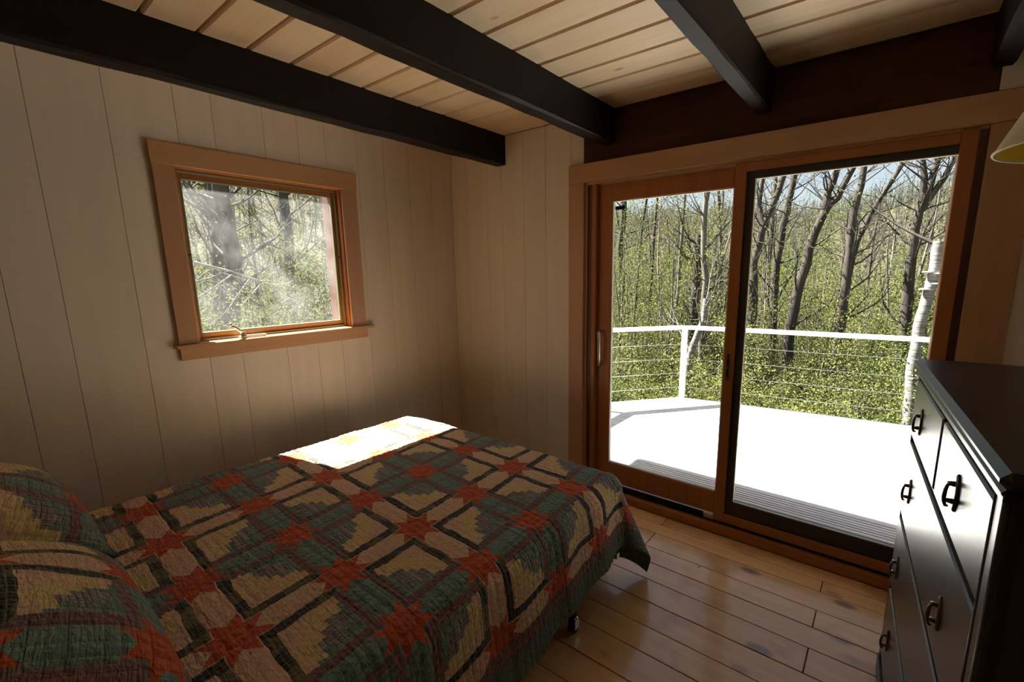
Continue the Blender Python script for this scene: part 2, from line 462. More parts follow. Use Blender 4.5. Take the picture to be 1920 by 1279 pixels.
# door wall
DX0, DX1, DZ1 = -1.59, .232, 2.035
wb = MB()
wb.box(XW - TH, DX0 - .02, YW + .018, YW + TH, -.12, 2.6).box(DX1 + .02, XR + .2, YW + .018, YW + TH, -.12, 2.6)
wb.box(DX0 - .02, DX1 + .02, YW + .03, YW + TH, DZ1 + .02, 2.6)
wall_back = wb.build('wall_back', M_seam); tag(wall_back, kind='structure')
boards(wall_back, [XW, -2.66, -2.44, -2.29, -2.09, -1.90, -1.70, -1.603], lambda a, b: box('board', a, b, YW, YW + .018, 0, ZC, M_wall, wall_back, c=.0004))
boards(wall_back, [.24, .44, .60, XR], lambda a, b: box('board', a, b, YW, YW + .018, 0, ZC, M_wall, wall_back, c=.0006))
hd = box('trim_1', -1.603, .24, YW + .002, YW + .03, 2.12, ZC, M_header, c=.003); tag(hd, kind='structure')
wr = box('wall_right', XR, XR + .12, YN - .1, YW + .15, -.12, 2.6, M_wall); tag(wr, kind='structure')
wf = box('wall_front', XW - TH, XR + .12, YN - .12, YN, -.12, 2.6, M_wall); tag(wf, kind='structure')

# outlet
ol = empty('wall_outlet', (-2.43, YW, .312), label='cream power outlet plate low on the white wall behind the bed foot', cat='outlet')
MB().box(-.036, .036, -.006, 0, -.057, .057, c=.002).build('cover_plate', M_plastic, ol)
for dz in (-.024, .024):
    s_ = MB().box(-.015, .015, -.0085, -.005, dz - .014, dz + .014, c=.002).build('socket', M_plastic, ol)
    MB().box(-.007, -.005, -.0092, -.008, dz - .005, dz + .006).box(.005, .007, -.0092, -.008, dz - .005, dz + .006).build('slot', M_black, s_)

# ------------------------------------------------------------------ small window
w1 = empty('window_1', (XW, 0, 0), kind='structure')
def wbx(name, x0, x1, y0, y1, z0, z1, m, c=.002, parent=None): return box(name, x0, x1, y0, y1, z0, z1, m, parent or w1, c)
# coordinates local to the wall face (x = 0 is the wall, negative is outwards)
wbx('head_casing', 0, .022, .668, 1.708, 2.015, 2.117, M_casingy)
wbx('side_casing', 0, .019, .672, .757, 1.150, 2.015, M_casingv)
wbx('side_casing', 0, .019, 1.603, 1.703, 1.150, 2.015, M_casingv)
wbx('sill', -.055, .042, .655, 1.752, 1.131, 1.150, M_casingy, .004)
wbx('apron', 0, .018, .674, 1.712, 1.069, 1.131, M_casingy)
wbx('jamb', -.13, 0, .745, .765, 1.131, 2.03, M_firv); wbx('jamb', -.13, 0, 1.595, 1.615, 1.131, 2.03, M_firv)
wbx('jamb', -.13, 0, .765, 1.595, 2.01, 2.03, M_firy); wbx('jamb', -.13, -.055, .765, 1.595, 1.125, 1.150, M_firy)
sh = empty('sash', (0, 0, 0)); sh.parent = w1
def ring(name, x0, x1, ya, yb, za, zb, wy, wz, m, parent, wb=None):
    b = MB(); wb = wb or wz
    b.box(x0, x1, ya, ya + wy, za, zb, c=.0015).box(x0, x1, yb - wy, yb, za, zb, c=.0015)
    b.box(x0, x1, ya + wy, yb - wy, zb - wz, zb, c=.0015).box(x0, x1, ya + wy, yb - wy, za, za + wb, c=.0015)
    return b.build(name, m, parent)
ring('screen_frame', -.050, -.036, .768, 1.592, 1.152, 2.008, .011, .012, M_green, w1)
ring('sash_frame', -.085, -.055, .768, 1.592, 1.160, 2.005, .026, .034, M_firy, w1)
ring('glazing_stop', -.078, -.053, .789, 1.571, 1.186, 1.976, .009, .009, M_green, w1)
wbx('glass_pane', -.074, -.069, .794, 1.566, 1.190, 1.972, M_glassd, 0)
# exterior casing in red paint, seen through the glass
wbx('exterior_casing', -.165, -.088, 1.566, 1.68, 1.10, 2.10, M_red); wbx('exterior_casing', -.150, -.125, .66, .765, 1.10, 2.10, M_red)
ck = empty('crank_operator', (-.006, .968, 1.150)); ck.parent = w1
b = MB(); b.box(-.012, .016, -.02, .115, 0, .014, c=.004)
b.lathe([(0, .034), (.010, .034), (.013, .028), (.014, .012), (.018, 0)], 14, loc=(0, 0, 0))
b.tube([(0, 0, .026), (.004, -.014, .042), (.006, -.036, .062), (.008, -.052, .072)], [.011, .009, .0075, .008], 8)
b.lathe([(0, -.006), (.007, -.004), (.008, .004), (.006, .010), (0, .012)], 12, loc=(.008, -.055, .076))
b.build('crank_handle', M_nickel, ck)
for (z,) in ((1.60,),):
    wbx('latch_pin', -.036, -.026, .779, .787, z - .006, z, M_black, 0); wbx('latch_pin', -.036, -.026, 1.573, 1.581, z - .006, z, M_black, 0)

# ------------------------------------------------------------------ sliding glass door
dr = empty('door_1', (0, YW, 0), kind='structure')
def dbx(name, x0, x1, y0, y1, z0, z1, m, c=.002, parent=None): return box(name, x0, x1, y0, y1, z0, z1, m, parent or dr, c)
dbx('head_casing', -1.703, .405, -.024, 0, 2.035, 2.146, M_casing, .003)
dbx('side_casing', -1.703, DX0, -.020, 0, 0, 2.035, M_casingv, .003)
dbx('side_casing', DX1, .372, -.020, 0, 0, 2.035, M_casingv, .003)
# frame
dbx('jamb', DX0 - .02, -1.575, 0, .13, 0, 2.035, M_casingv)
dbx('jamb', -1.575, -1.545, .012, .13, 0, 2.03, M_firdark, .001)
dbx('jamb', -1.545, -1.512, .004, .13, 0, 2.03, M_firv, .004)
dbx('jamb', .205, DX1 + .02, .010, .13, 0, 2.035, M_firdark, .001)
dbx('jamb', .152, .205, -.004, .13, .06, 2.032, M_firv, .003)
dbx('head_jamb', -1.60, DX1, .0, .13, 2.022, 2.05, M_casing)
dbx('head_jamb', -.694, .152, -.004, .06, 1.978, 2.022, M_fir, .003)
# threshold
dbx('threshold', -1.70, .39, -.035, .0, .0, .050, M_fir, .003)
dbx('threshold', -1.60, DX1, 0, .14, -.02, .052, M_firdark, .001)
dbx('sill_track', -1.575, .205, .002, .03, .052, .060, M_black, .001)
dbx('sill_track', -1.575, -.76, .004, .030, .060, .082, M_black, .004)
dbx('track_block', -.755, -.700, .004, .034, .060, .074, M_casing, .001)
dbx('bottom_rail', -.700, .152, -.004, .05, .066, .118, M_fir, .003)
# fixed panel
dbx('mullion', -.696, -.640, -.006, .05, .066, 2.024, M_firv, .004)
def frame_xz(name, xa, xb, za, zb, wx, wt, wbm, y0, y1, m, parent, c=.002):
    b = MB(); b.box(xa, xa + wx, y0, y1, za, zb, c=c).box(xb - wx, xb, y0, y1, za, zb, c=c)
    b.box(xa + wx, xb - wx, y0, y1, zb - wt, zb, c=c).box(xa + wx, xb - wx, y0, y1, za, za + wbm, c=c)
    return b.build(name, m, parent)
b = MB(); b.box(-.640, -.603, .008, .05, .118, 1.978).box(-.603, .152, .008, .05, 1.944, 1.978).box(-.603, .152, .008, .05, .118, .197)
b.build('fixed_sash', M_sashdark, dr)
frame_xz('glazing_stop', -.604, .157, .194, 1.946, .005, .005, .006, .013, .030, M_stop, dr, 0)
dbx('glass_pane', -.600, .153, .020, .026, .198, 1.942, M_glass, 0)
# sliding panel
sp_ = empty('sliding_panel', (0, .035, 0)); sp_.parent = dr
b = MB(); b.box(-1.512, -1.417, 0, .04, .085, 2.017, c=.003).box(-.708, -.645, 0, .04, .085, 2.017, c=.003).box(-1.417, -.708, 0, .04, 1.915, 2.017, c=.003).box(-1.417, -.708, 0, .04, .085, .220, c=.003)
b.build('panel_frame', M_firv, sp_)
frame_xz('glazing_stop', -1.419, -.704, .217, 1.917, .006, .006, .007, .006, .03, M_stop, sp_, 0)
MB().box(-1.414, -.695, .016, .022, .222, 1.912).build('glass_pane', M_glass, sp_)
MB().box(-1.398, -1.338, .011, .0155, 1.862, 1.884).build('black_label', M_black, sp_)
hb = MB(); hy = -.034
hb.tube([(-1.497, 0, 1.110), (-1.490, hy * .6, 1.108), (-1.480, hy, 1.095), (-1.4765, hy * 1.12, 1.03), (-1.4765, hy * 1.12, .96), (-1.480, hy, .898), (-1.490, hy * .6, .886), (-1.497, 0, .884)], [.010, .011, .0105, .0085, .0085, .0105, .011, .010], 10)
hb.box(-1.510, -1.488, -.005, .001, .875, 1.118, c=.002)
hb.build('door_handle', M_nickel, sp_)
lt = MB().box(-.678, -.662, -.010, -.005, .90, 1.05, c=.002).build('latch_plate', M_pewter, dr)
MB().box(-.674, -.666, -.012, -.009, .985, 1.02).box(-.674, -.666, -.012, -.009, .925, .965).build('latch_slot', M_black, dr)
MB().box(-1.583, -1.578, -.004, .0, .945, .955, c=.001).build('keeper_screw', M_pewter, dr)

# ------------------------------------------------------------------ roof and exterior walls
rf = MB().box(-3.02, 1.4, -2.2, 2.70, 2.60, 2.72).box(-3.50, 2.6, 2.66, 3.14, 2.50, 2.62)
rf = rf.build('roof', M_roof); tag(rf, kind='structure')

# ------------------------------------------------------------------ bed
BX0, BX1, BY0, BY1 = -2.42, -.88, -.30, 1.77
bed = empty('bed', ((BX0 + BX1) / 2, (BY0 + BY1) / 2, 0), label='queen bed on a metal frame with casters under the patchwork quilt', cat='bed')
bcx, bcy = bed.location.x, bed.location.y
def bb(name, x0, x1, y0, y1, z0, z1, m, c=.02):
    return box(name, x0 - bcx, x1 - bcx, y0 - bcy, y1 - bcy, z0, z1, m, bed, c)
bb('mattress', BX0 + .03, BX1 - .03, BY0, BY1 - .03, .37, .578, M_ticking, .05)
bb('box_spring', BX0 + .04, BX1 - .04, BY0, BY1 - .04, .19, .37, M_ticking, .02)
b = MB()
for xx in (BX0 + .05, BX1 - .08): b.box(xx - bcx, xx + .03 - bcx, BY0 - bcy, BY1 - .05 - bcy, .155, .19, c=.003)
for yy in (BY0 + .3, .75, BY1 - .38): b.box(BX0 + .05 - bcx, BX1 - .05 - bcx, yy - bcy, yy + .03 - bcy, .150, .185, c=.003)
b.build('bed_frame', M_iron, bed)
for lx in (BX0 + .08, -.925):
    for ly in (0.0, 1.405):
        L = MB().tube([(lx - bcx, ly - bcy, .155), (lx - bcx, ly - bcy, .062)], .014, 12).build('leg', M_iron, bed)
        k = MB(); k.tube([(lx - .013 - bcx, ly - bcy, .028), (lx + .013 - bcx, ly - bcy, .028)], .028, 18); k.build('caster_wheel', M_wheel, L)
        k = MB(); k.tube([(lx - .018 - bcx, ly - .0 - bcy, .066), (lx + .018 - bcx, ly - bcy, .066)], .010, 10)
        k.box(lx - .019 - bcx, lx - .015 - bcx, ly - .016 - bcy, ly + .016 - bcy, .022, .066, c=.001).box(lx + .015 - bcx, lx + .019 - bcx, ly - .016 - bcy, ly + .016 - bcy, .022, .066, c=.001)
        k.build('caster_fork', M_chrome, L)
MB().box(-.895 - bcx, -.87 - bcx, 1.675 - bcy, 1.70 - bcy, .205, .235, c=.002).build('frame_bracket', M_chrome, bed)

# quilt ---------------------------------------------------------------
RAD = .085
FX0, FX1, FY1 = BX0 + .06, -.950, 1.685          # flat part of the top
def prof(d):
    if d <= 0: return d, 0.0
    if d < RAD * PI / 2: return RAD * math.sin(d / RAD), RAD * (1 - math.cos(d / RAD))
    r = d - RAD * PI / 2; return RAD + .14 * r, RAD + .985 * r
A_inv = np.linalg.inv(np.array([[.331, -.026], [-.008, .295]]))
def blocks(u, v):
    r = A_inv @ np.array([u + 1.272, v - .904]); return float(r[0]), float(r[1])
def quilt():
    nu, nv = 300, 440
    verts = []; uvs = []
    for j in range(nv + 1):
        for i in range(nu + 1):
            tu = i / nu; tv = j / nv
            v = -.36 + tv * (FY1 + .545 + .36)
            umax = FX1 + .37 + .13 * (1.56 - min(v, 1.62)); umin = FX0 - .40
            u = umin + tu * (umax - umin)
            du, dv, dl = u - FX1, v - FY1, FX0 - u
            z = .60; x, y = u, v
            if du > 0 and dv > 0:
                r = math.hypot(du, dv); th = math.atan2(dv, du); o, dn = prof(r)
                sw = (math.sin(2 * th)) ** 2
                ex = sw * max(0, r - .14) * .26
                ph = th - .19 * math.sin(4 * th) * min(1, r / .3)
                x = FX1 + (o + ex) * math.cos(ph); y = FY1 + (o + ex) * math.sin(ph); z -= dn * (1 - .03 * sw)
            elif dl > 0 and dv > 0:
                r = math.hypot(dl, dv); th = math.atan2(dv, dl); o, dn = prof(r)
                x = FX0 - o * math.cos(th); y = FY1 + o * math.sin(th); z -= dn
            elif du > 0: o, dn = prof(du); x = FX1 + o; z -= dn
            elif dl > 0: o, dn = prof(dl); x = FX0 - o; z -= dn
            elif dv > 0: o, dn = prof(dv); y = FY1 + o; z -= dn
            # softness
            side = max(du, dv, dl, 0)
            rib = math.sin(v * 215 + 2.2 * noise.noise(Vector((u * 3, v * 3, 7)))) * (.0009 + .0012 * noise.noise(Vector((u * 5, v * 4, 2)))) + math.sin(u * 150) * .0005
            n = noise.noise(Vector((u * 2.1, v * 2.3, 0))) * .006 + noise.noise(Vector((u * 7, v * 9, 3))) * .0035 + noise.noise(Vector((u * 26, v * 30, 9))) * .0022
            n += rib
            if side <= 0: z += n
            else:
                wv = min(1, side / .18)
                rp = math.sin(v * 21 + 1.5 * math.sin(v * 5)) * .008 * wv + noise.noise(Vector((v * 13, u * 2, 5))) * .006 * wv
                if dv <= 0: x += (n + rp) * (1 if du > 0 else -1)
                elif du <= 0 and dl <= 0: y += n + rp
                z += n * (1 - wv)
            if z < .012: z = .012
            # soft sag of the top edges
            verts.append((x, y, z)); uvs.append(blocks(u + .22 * min(max(du, 0), .30), v))
    W = nu + 1
    faces = [(j * W + i, j * W + i + 1, (j + 1) * W + i + 1, (j + 1) * W + i) for j in range(nv) for i in range(nu)]
    me = bpy.data.meshes.new('quilt'); me.from_pydata(verts, [], faces)
    me.polygons.foreach_set('use_smooth', [True] * len(faces))
    ul = me.uv_layers.new(name='blocks'); vi = np.empty(len(me.loops), dtype=np.int32); me.loops.foreach_get('vertex_index', vi)
    ul.data.foreach_set('uv', np.array(uvs)[vi].ravel()); me.update()
    o = link('quilt', me, M_quilt)
    s = o.modifiers.new('thick', 'SOLIDIFY'); s.thickness = .006; s.offset = -1
    return o
tag(quilt(), 'patchwork quilt of red stars, tan and green pieces spread over the bed', 'quilt')

def pillow(loc, rot, w, h, t, uvo, label):
    nu, nv = 64, 48; verts = []; uvs = []; faces = []
    for side in (1, -1):
        for j in range(nv + 1):
            for i in range(nu + 1):
                a = -1 + 2 * i / nu; c = -1 + 2 * j / nv
                pin = 1 - .09 * (a * a) * (1 - abs(c)) * 0
                x = a * w / 2 * (1 - .055 * (1 - c * c) * 0 - .05 * c * c * (abs(a) ** 6) * 0); y = c * h / 2
                x *= 1 - .06 * (1 - abs(c) ** 2) * abs(a); y *= 1 - .07 * (1 - a * a) * abs(c)
                e = max(0, (1 - abs(a) ** 2.6)) ** .62 * max(0, (1 - abs(c) ** 2.6)) ** .62
                z = side * t / 2 * e + noise.noise(Vector((x * 6 + loc[0], y * 6, side))) * .012 * e
                verts.append((x, y, z)); uvs.append((x / .30 + uvo[0], y / .30 + uvo[1]))
    W = nu + 1; N = W * (nv + 1)
    for j in range(nv):
        for i in range(nu):
            q = (j * W + i, j * W + i + 1, (j + 1) * W + i + 1, (j + 1) * W + i)
            faces.append(q); faces.append(tuple(N + k for k in q[::-1]))
    me = bpy.data.meshes.new('pillow'); me.from_pydata(verts, [], faces); me.polygons.foreach_set('use_smooth', [True] * len(faces))
    ul = me.uv_layers.new(name='blocks'); vi = np.empty(len(me.loops), dtype=np.int32); me.loops.foreach_get('vertex_index', vi)
    ul.data.foreach_set('uv', np.array(uvs)[vi].ravel()); me.update()
    o = empty('pillow', loc, label=label, cat='pillow', group='pillows in star patchwork shams')
    o.rotation_euler = rot
    link('sham', me, M_sham, o)
    # flat piping round the rim
    pts = []
    for a, c in [(k / 12, -1) for k in range(-12, 12)] + [(1, k / 10) for k in range(-10, 10)] + [(-k / 12, 1) for k in range(-12, 12)] + [(-1, -k / 10) for k in range(-10, 11)]:
        x = a * w / 2; y = c * h / 2; x *= 1 - .06 * (1 - abs(c) ** 2) * abs(a); y *= 1 - .07 * (1 - a * a) * abs(c); pts.append((x, y, 0))
    MB().tube(pts, .008, 6, cap=False).build('piping', M_piping, o)
    return o
pillow((-1.37, -.035, .785), (math.radians(-31), 0, 0), .76, .54, .26, (.15, .35), 'nearer star patchwork pillow leaning at the head of the bed')
pillow((-2.14, -.045, .80), (math.radians(-33), 0, math.radians(3)), .68, .54, .26, (.6, .3), 'star patchwork pillow leaning at the bed head beside the left wall')

# ------------------------------------------------------------------ chest of drawers
TH_ = .0695
ch = empty('chest_of_drawers', (.096, 1.944, 0), 0, label='tall black brown chest of drawers with bail pulls beside the glass door', cat='chest')
ch.rotation_euler = (0, 0, TH_ )
# local frame: x into the body, -y towards the camera; front face at x = 0
LD, DD, HT = 1.013, .50, 1.20
def cb(name, x0, x1, t0, t1, z0, z1, m=None, parent=None, c=.003): return box(name, x0, x1, -t1, -t0, z0, z1, m or M_chest, parent or ch, c)
ZB = 1.150
cb('side_panel', .012, DD, 0, .022, .06, ZB); cb('side_panel', .012, DD, LD - .022, LD, .06, ZB)
cb('back_panel', DD - .012, DD, .022, LD - .022, .06, ZB)
rails = [(.06, .105), (.372, .388), (.650, .666), (.925, .941), (1.135, ZB)]
b = MB()
b.box(0, .03, -.030, 0, .06, ZB, c=.004).box(0, .03, -LD, -LD + .038, .06, ZB, c=.004)
for z0, z1 in rails: b.box(.007, .03, -LD + .038, -.030, z0, z1, c=.003)
b.box(.007, .03, -.513, -.497, .941, 1.135, c=.003)
b.build('face_frame', M_chest, ch)
# bead along the near stile
MB().tube([(.002, -LD + .040, .10), (.002, -LD + .040, ZB)], .0045, 8).tube([(.004, -LD - .001, .06), (.004, -LD - .001, ZB)], .006, 8).build('stile_bead', M_chest, ch)
pm = MB(); ov = .022
for (a, z0, z1, c_) in ((.006, ZB - .006, ZB + .008, .003), (.018, ZB + .008, ZB + .020, .006), (.030, ZB + .020, HT, .012)):
    pm.box(-a * .42, DD + .0, -LD - a * .9, a * .5, z0, z1, c=c_)
pm.build('top', M_chesttop, ch)
pl = MB()
pl.box(-.004, .02, -LD - .002, .002, .0, .07, c=.003).box(.0, DD, -.022, .002, 0, .07, c=.003).box(0, DD, -LD - .002, -LD + .022, 0, .07, c=.003); pl.build('plinth', M_chest, ch)
def pull(parent, t, z, s=1.0):
    p = MB(); ring_ = []
    for k in range(32):          # oval backplate with pointed ends
        a = 2 * PI * k / 32; rr = 1 + .22 * abs(math.sin(a)) ** 9
        ring_.append((.0145 * math.cos(a), .034 * math.sin(a) * rr))
    vs = []; fs = []; L_ = ((0, 1), (-.0030, 1.0), (-.0055, .88), (-.0062, .62))
    for (x, sc_) in L_: vs += [(x - .001, -t + q[0] * sc_, z + q[1] * sc_) for q in ring_]
    for l in range(len(L_) - 1):
        for k in range(32): fs.append((l * 32 + k, l * 32 + (k + 1) % 32, (l + 1) * 32 + (k + 1) % 32, (l + 1) * 32 + k))
    fs.append(tuple((len(L_) - 1) * 32 + k for k in range(32)))
    p.add(vs, fs, 0, False)
    for dz in (.019, -.019):
        p.tube([(-.005, -t, z + dz), (-.012, -t, z + dz)], [.0065, .0050], 10); p.lathe([(0, .0055), (.0055, .003), (.006, -.002), (0, -.0055)], 12, loc=(-.013, -t, z + dz))
    p.build('pull_plate', M_pewter, parent)
    bail = MB().tube([(-.013, -t, z + .019), (-.0175, -t, z + .014), (-.0195, -t, z + .004), (-.0205, -t, z - .010), (-.0195, -t, z - .022), (-.0165, -t, z - .031), (-.012, -t, z - .030)], [.0030, .0032, .0036, .0040, .0036, .0032, .0030], 8)
    bail.build('pull_bail', M_pewter, parent)
def drawer(t0, t1, z0, z1, pulls):
    d = empty('drawer', (0, 0, 0)); d.parent = ch
    g = .003
    cb('drawer_front', -.001, .022, t0 + g, t1 - g, z0 + g, z1 - g, M_chest, d, .004)
    box('drawer_box', .022, DD - .05, -t1 + .01, -t0 - .01, z0 + .01, z1 - .02, M_chest, d)
    for t, z in pulls: pull(d, t, z)
drawer(.030, .497, .941, 1.135, [(.20, 1.036)])
drawer(.513, LD - .038, .941, 1.135, [(.742, 1.042)])
drawer(.030, LD - .038, .666, .925, [(.178, .80), (.762, .775)])
drawer(.030, LD - .038, .388, .650, [(.150, .515), (.78, .50)])
drawer(.030, LD - .038, .105, .372, [(.170, .25), (.78, .235)])

# table lamp on the chest
lp = empty('table_lamp', (.350, 1.47, HT), label='table lamp with cream cone shade lined in yellow standing on the chest', cat='lamp')
MB().lathe([(0, 0), (.07, 0), (.07, .012), (.04, .022), (.03, .05), (.062, .12), (.070, .18), (.048, .26), (.018, .31), (.013, .34), (.013, .62), (0, .62)], 28).build('base', M_ceramic, lp)
sh_ = MB().lathe([(.205, .545), (.085, .80)], 48).lathe([(.202, .546), (.0825, .80)], 48, mi=1).build('lamp_shade', [M_shadeout, M_shadein], lp)
MB().tube([(.204 * math.cos(a * PI / 24), .204 * math.sin(a * PI / 24), .546) for a in range(49)], .0032, 6, cap=False).build('shade_trim', M_shadeout, lp)
MB().tube([(-.083, 0, .795), (.083, 0, .795)], .0015, 6).tube([(0, -.083, .795), (0, .083, .795)], .0015, 6).tube([(0, 0, .62), (0, 0, .80)], .003, 8).build('shade_spider', M_pewter, lp)

# scrap of paper on the floor
b = MB().add([(0, 0, .002), (.016, .002, .001), (.018, .011, .006), (.004, .013, .003), (.009, .006, .007)], [(0, 1, 4), (1, 2, 4), (2, 3, 4), (3, 0, 4)])
tag(b.build('paper_scrap', M_paper, None, (-.655, 2.135, 0)), 'tiny white scrap of paper lying on the pine floor near the glass door', 'scrap')

# ------------------------------------------------------------------ deck
DZ = -.15
deck = empty('deck', (0, 0, 0), label='weathered grey board deck glaring in the sun outside the glass door', cat='deck', kind='structure')
def deck_edge_left(y):      # left limit of the deck at depth y
    return -2.98 if y < 4.5 else -2.98 + (y - 4.5) * (.92 / 1.10)
y = 2.70; dy = []
while y < 3.28: dy.append((y, y + .138)); y += .145
for k in range(6): dy.append((y, y + .021)); y += .0345
while y < 6.35: dy.append((y, y + .138)); y += .145
def far_edge(x): return 5.66 + .14 * (x + 2.03)
for a, c in dy:
    xl0, xl1 = deck_edge_left(a), deck_edge_left(c); xr = 3.2
    # far edge runs slightly askew to the boards
    x_in0 = -2.03 + (a - 5.66) / .14 if a > 5.66 else None
    x_in1 = -2.03 + (c - 5.66) / .14 if c > 5.66 else None
    if a > 5.66: xl0 = max(x_in0, -2.03)
    if c > 5.66: xl1 = max(x_in1, -2.03)
    if xl0 > xr: continue
    xl1 = min(xl1, xr)
    cy = (a + c) / 2
    vs = [(xl0, a - cy, 0), (xr, a - cy, 0), (xr, c - cy, 0), (xl1, c - cy, 0)]
    vs = vs + [(p[0], p[1], -.03) for p in vs]
    MB().add(vs, [(0, 1, 2, 3), (7, 6, 5, 4), (0, 4, 5, 1), (1, 5, 6, 2), (2, 6, 7, 3), (3, 7, 4, 0)]).build('deck_board', M_deck, deck, (0, cy, DZ))
jb = MB()
for x in (-2.8, -1.9, -1.0, -.1, .8, 1.7, 2.6): jb.box(x, x + .05, 2.68, min(far_edge(x), 4.6 + max(0, (x + 2.98)) * 1.15) - .1, DZ - .2, DZ - .031)
jb.build('joist', M_extwall, deck)
MB().box(-2.97, 3.1, 3.262, 3.50, DZ - .048, DZ - .034).build('gap_shade_sheet', M_gapshade, deck)  # added dark sheet, hides lit ground so the slat gaps read as shade
fp = MB()
def beamseg(bm, p, q, z0, z1, w):
    p, q = Vector(p), Vector(q); d = (q - p).normalized(); n = Vector((-d.y, d.x)) * w / 2
    vs = [(*(p + n), z0), (*(q + n), z0), (*(q - n), z0), (*(p - n), z0), (*(p + n), z1), (*(q + n), z1), (*(q - n), z1), (*(p - n), z1)]
    bm.add(vs, [(0, 3, 2, 1), (4, 5, 6, 7), (0, 1, 5, 4), (1, 2, 6, 5), (2, 3, 7, 6), (3, 0, 4, 7)])
path = [(-2.95, 2.72), (-2.95, 4.50), (-2.03, 5.60), (1.3, 6.07), (3.1, 6.32)]
rl = empty('deck_railing', (0, 0, 0), label='white deck railing with flat cap and thin horizontal cables', cat='railing')
for i in range(len(path) - 1):
    cp = MB(); beamseg(cp, path[i], path[i + 1], .765, .80, .135); cp.build('rail_cap', M_white, rl)
    bs = MB(); beamseg(bs, path[i], path[i + 1], DZ, DZ + .022, .03); bs.build('toe_rail', M_white, rl)
    for fr_ in (.215, .42, .62, .82):
        z = .77 - fr_ * .92
        MB().tube([(*path[i], z), (*path[i + 1], z)], .0026, 6).build('cable', M_cable, rl)
for (x, y) in path: MB().box(x - .03, x + .03, y - .03, y + .03, DZ, .765, c=.003).build('post', M_white, rl)

# ------------------------------------------------------------------ woods outside
def leafmat(name, c, c2, tr=.28):
    m = bpy.data.materials.new(name); m.use_nodes = True; nt = m.node_tree; nt.nodes.remove(bsdf(m))
    g = nd(nt, 'NewGeometry'); oi = nd(nt, 'ObjectInfo')
    f = X(nt, g.outputs['Random Per Island']) * .65 + X(nt, oi.outputs['Random']) * .35
    col = mix(nt, f, c, c2)
    d = nd(nt, 'BsdfDiffuse'); t = nd(nt, 'BsdfTranslucent'); mx = nd(nt, 'MixShader'); mx.inputs[0].default_value = tr
    nt.links.new(col, d.inputs[0]); nt.links.new(col, t.inputs[0])
    nt.links.new(d.outputs[0], mx.inputs[1]); nt.links.new(t.outputs[0], mx.inputs[2]); nt.links.new(mx.outputs[0], nt.nodes['Material Output'].inputs[0])
    return m
M_leaf_y = leafmat('spring_leaf_yellow', (.145, .148, .047), (.095, .108, .034))
M_leaf_g = leafmat('spring_leaf_green', (.060, .082, .028), (.110, .118, .040))
M_leaf_far = leafmat('far_foliage', (.095, .082, .055), (.062, .078, .036), .2)
M_needle = leafmat('evergreen_needle', (.06, .11, .045), (.10, .16, .06), .15)
def bark(name, c1, c2, sc=(3, 3, .6)):
    m = mat(name, .9, c1, spec=.2); nt = m.node_tree; v, _ = objcoord(nt, sc); n = ntex(nt, v, 4, 4)
    nt.links.new(mix(nt, ramp(n, .35, .65), c1, c2), bsdf(m).inputs['Base Color']); return m
M_bark = bark('grey_brown_bark', (.050, .042, .034), (.028, .023, .019))
M_barkl = bark('light_grey_bark', (.12, .11, .09), (.07, .06, .05))
M_twig = bark('tan_twig_bark', (.19, .155, .11), (.12, .095, .07))
M_birch = bark('birch_bark', (.21, .205, .195), (.07, .065, .06), (1.2, 1.2, 9))
def groundmat():
    m = mat('forest_floor', .95, spec=.1); nt = m.node_tree; g = nd(nt, 'NewGeometry')
    n = ntex(nt, g.outputs['Position'], .35, 8, .7); n2 = ntex(nt, g.outputs['Position'], 1.4, 6, .7)
    c = mix(nt, ramp(n, .4, .62), (.055, .042, .028), (.036, .042, .018)); c = mix(nt, ramp(n2, .35, .7) * .5, c, (.075, .062, .044))
    nt.links.new(c, bsdf(m).inputs['Base Color']); bump(m, n2, .8, .4); return m
M_ground = groundmat()

def gz(x, y):
    """height of the ground"""
    d = math.hypot(x + .5, y - 1)
    side = max(0, min(1, (-math.atan2(x, y) - .75) / .3))
    base = -2.7 - .05 * min(d, 20)
    t = max(0, min(1, (d - 24) / 95)); t = t * t * (3 - 2 * t)
    ang = math.atan2(x, y)
    top = 11.3 + 1.6 * math.sin(ang * 4.1 + .6) + 1.2 * math.sin(ang * 11) 
    return base + t * (top + 4 + side * 14) + noise.noise(Vector((x * .05, y * .05, 0))) * 1.6 * min(1, d / 40)
gm = MB(); NR, NA = 60, 150
rs = [0.0] + [4 * (1.062 ** k) for k in range(NR)]
for r in rs:
    for k in range(NA):
        a = 2 * PI * k / NA; x, y = -.5 + r * math.sin(a), 1 + r * math.cos(a); gm.v.append((x, y, gz(x, y)))
for i in range(len(rs) - 1):
    for k in range(NA): gm.f.append((i * NA + k, (i + 1) * NA + k, (i + 1) * NA + (k + 1) % NA, i * NA + (k + 1) % NA)); gm.mi.append(0); gm.sm.append(True)
tag(gm.build('ground', M_ground), kind='structure')

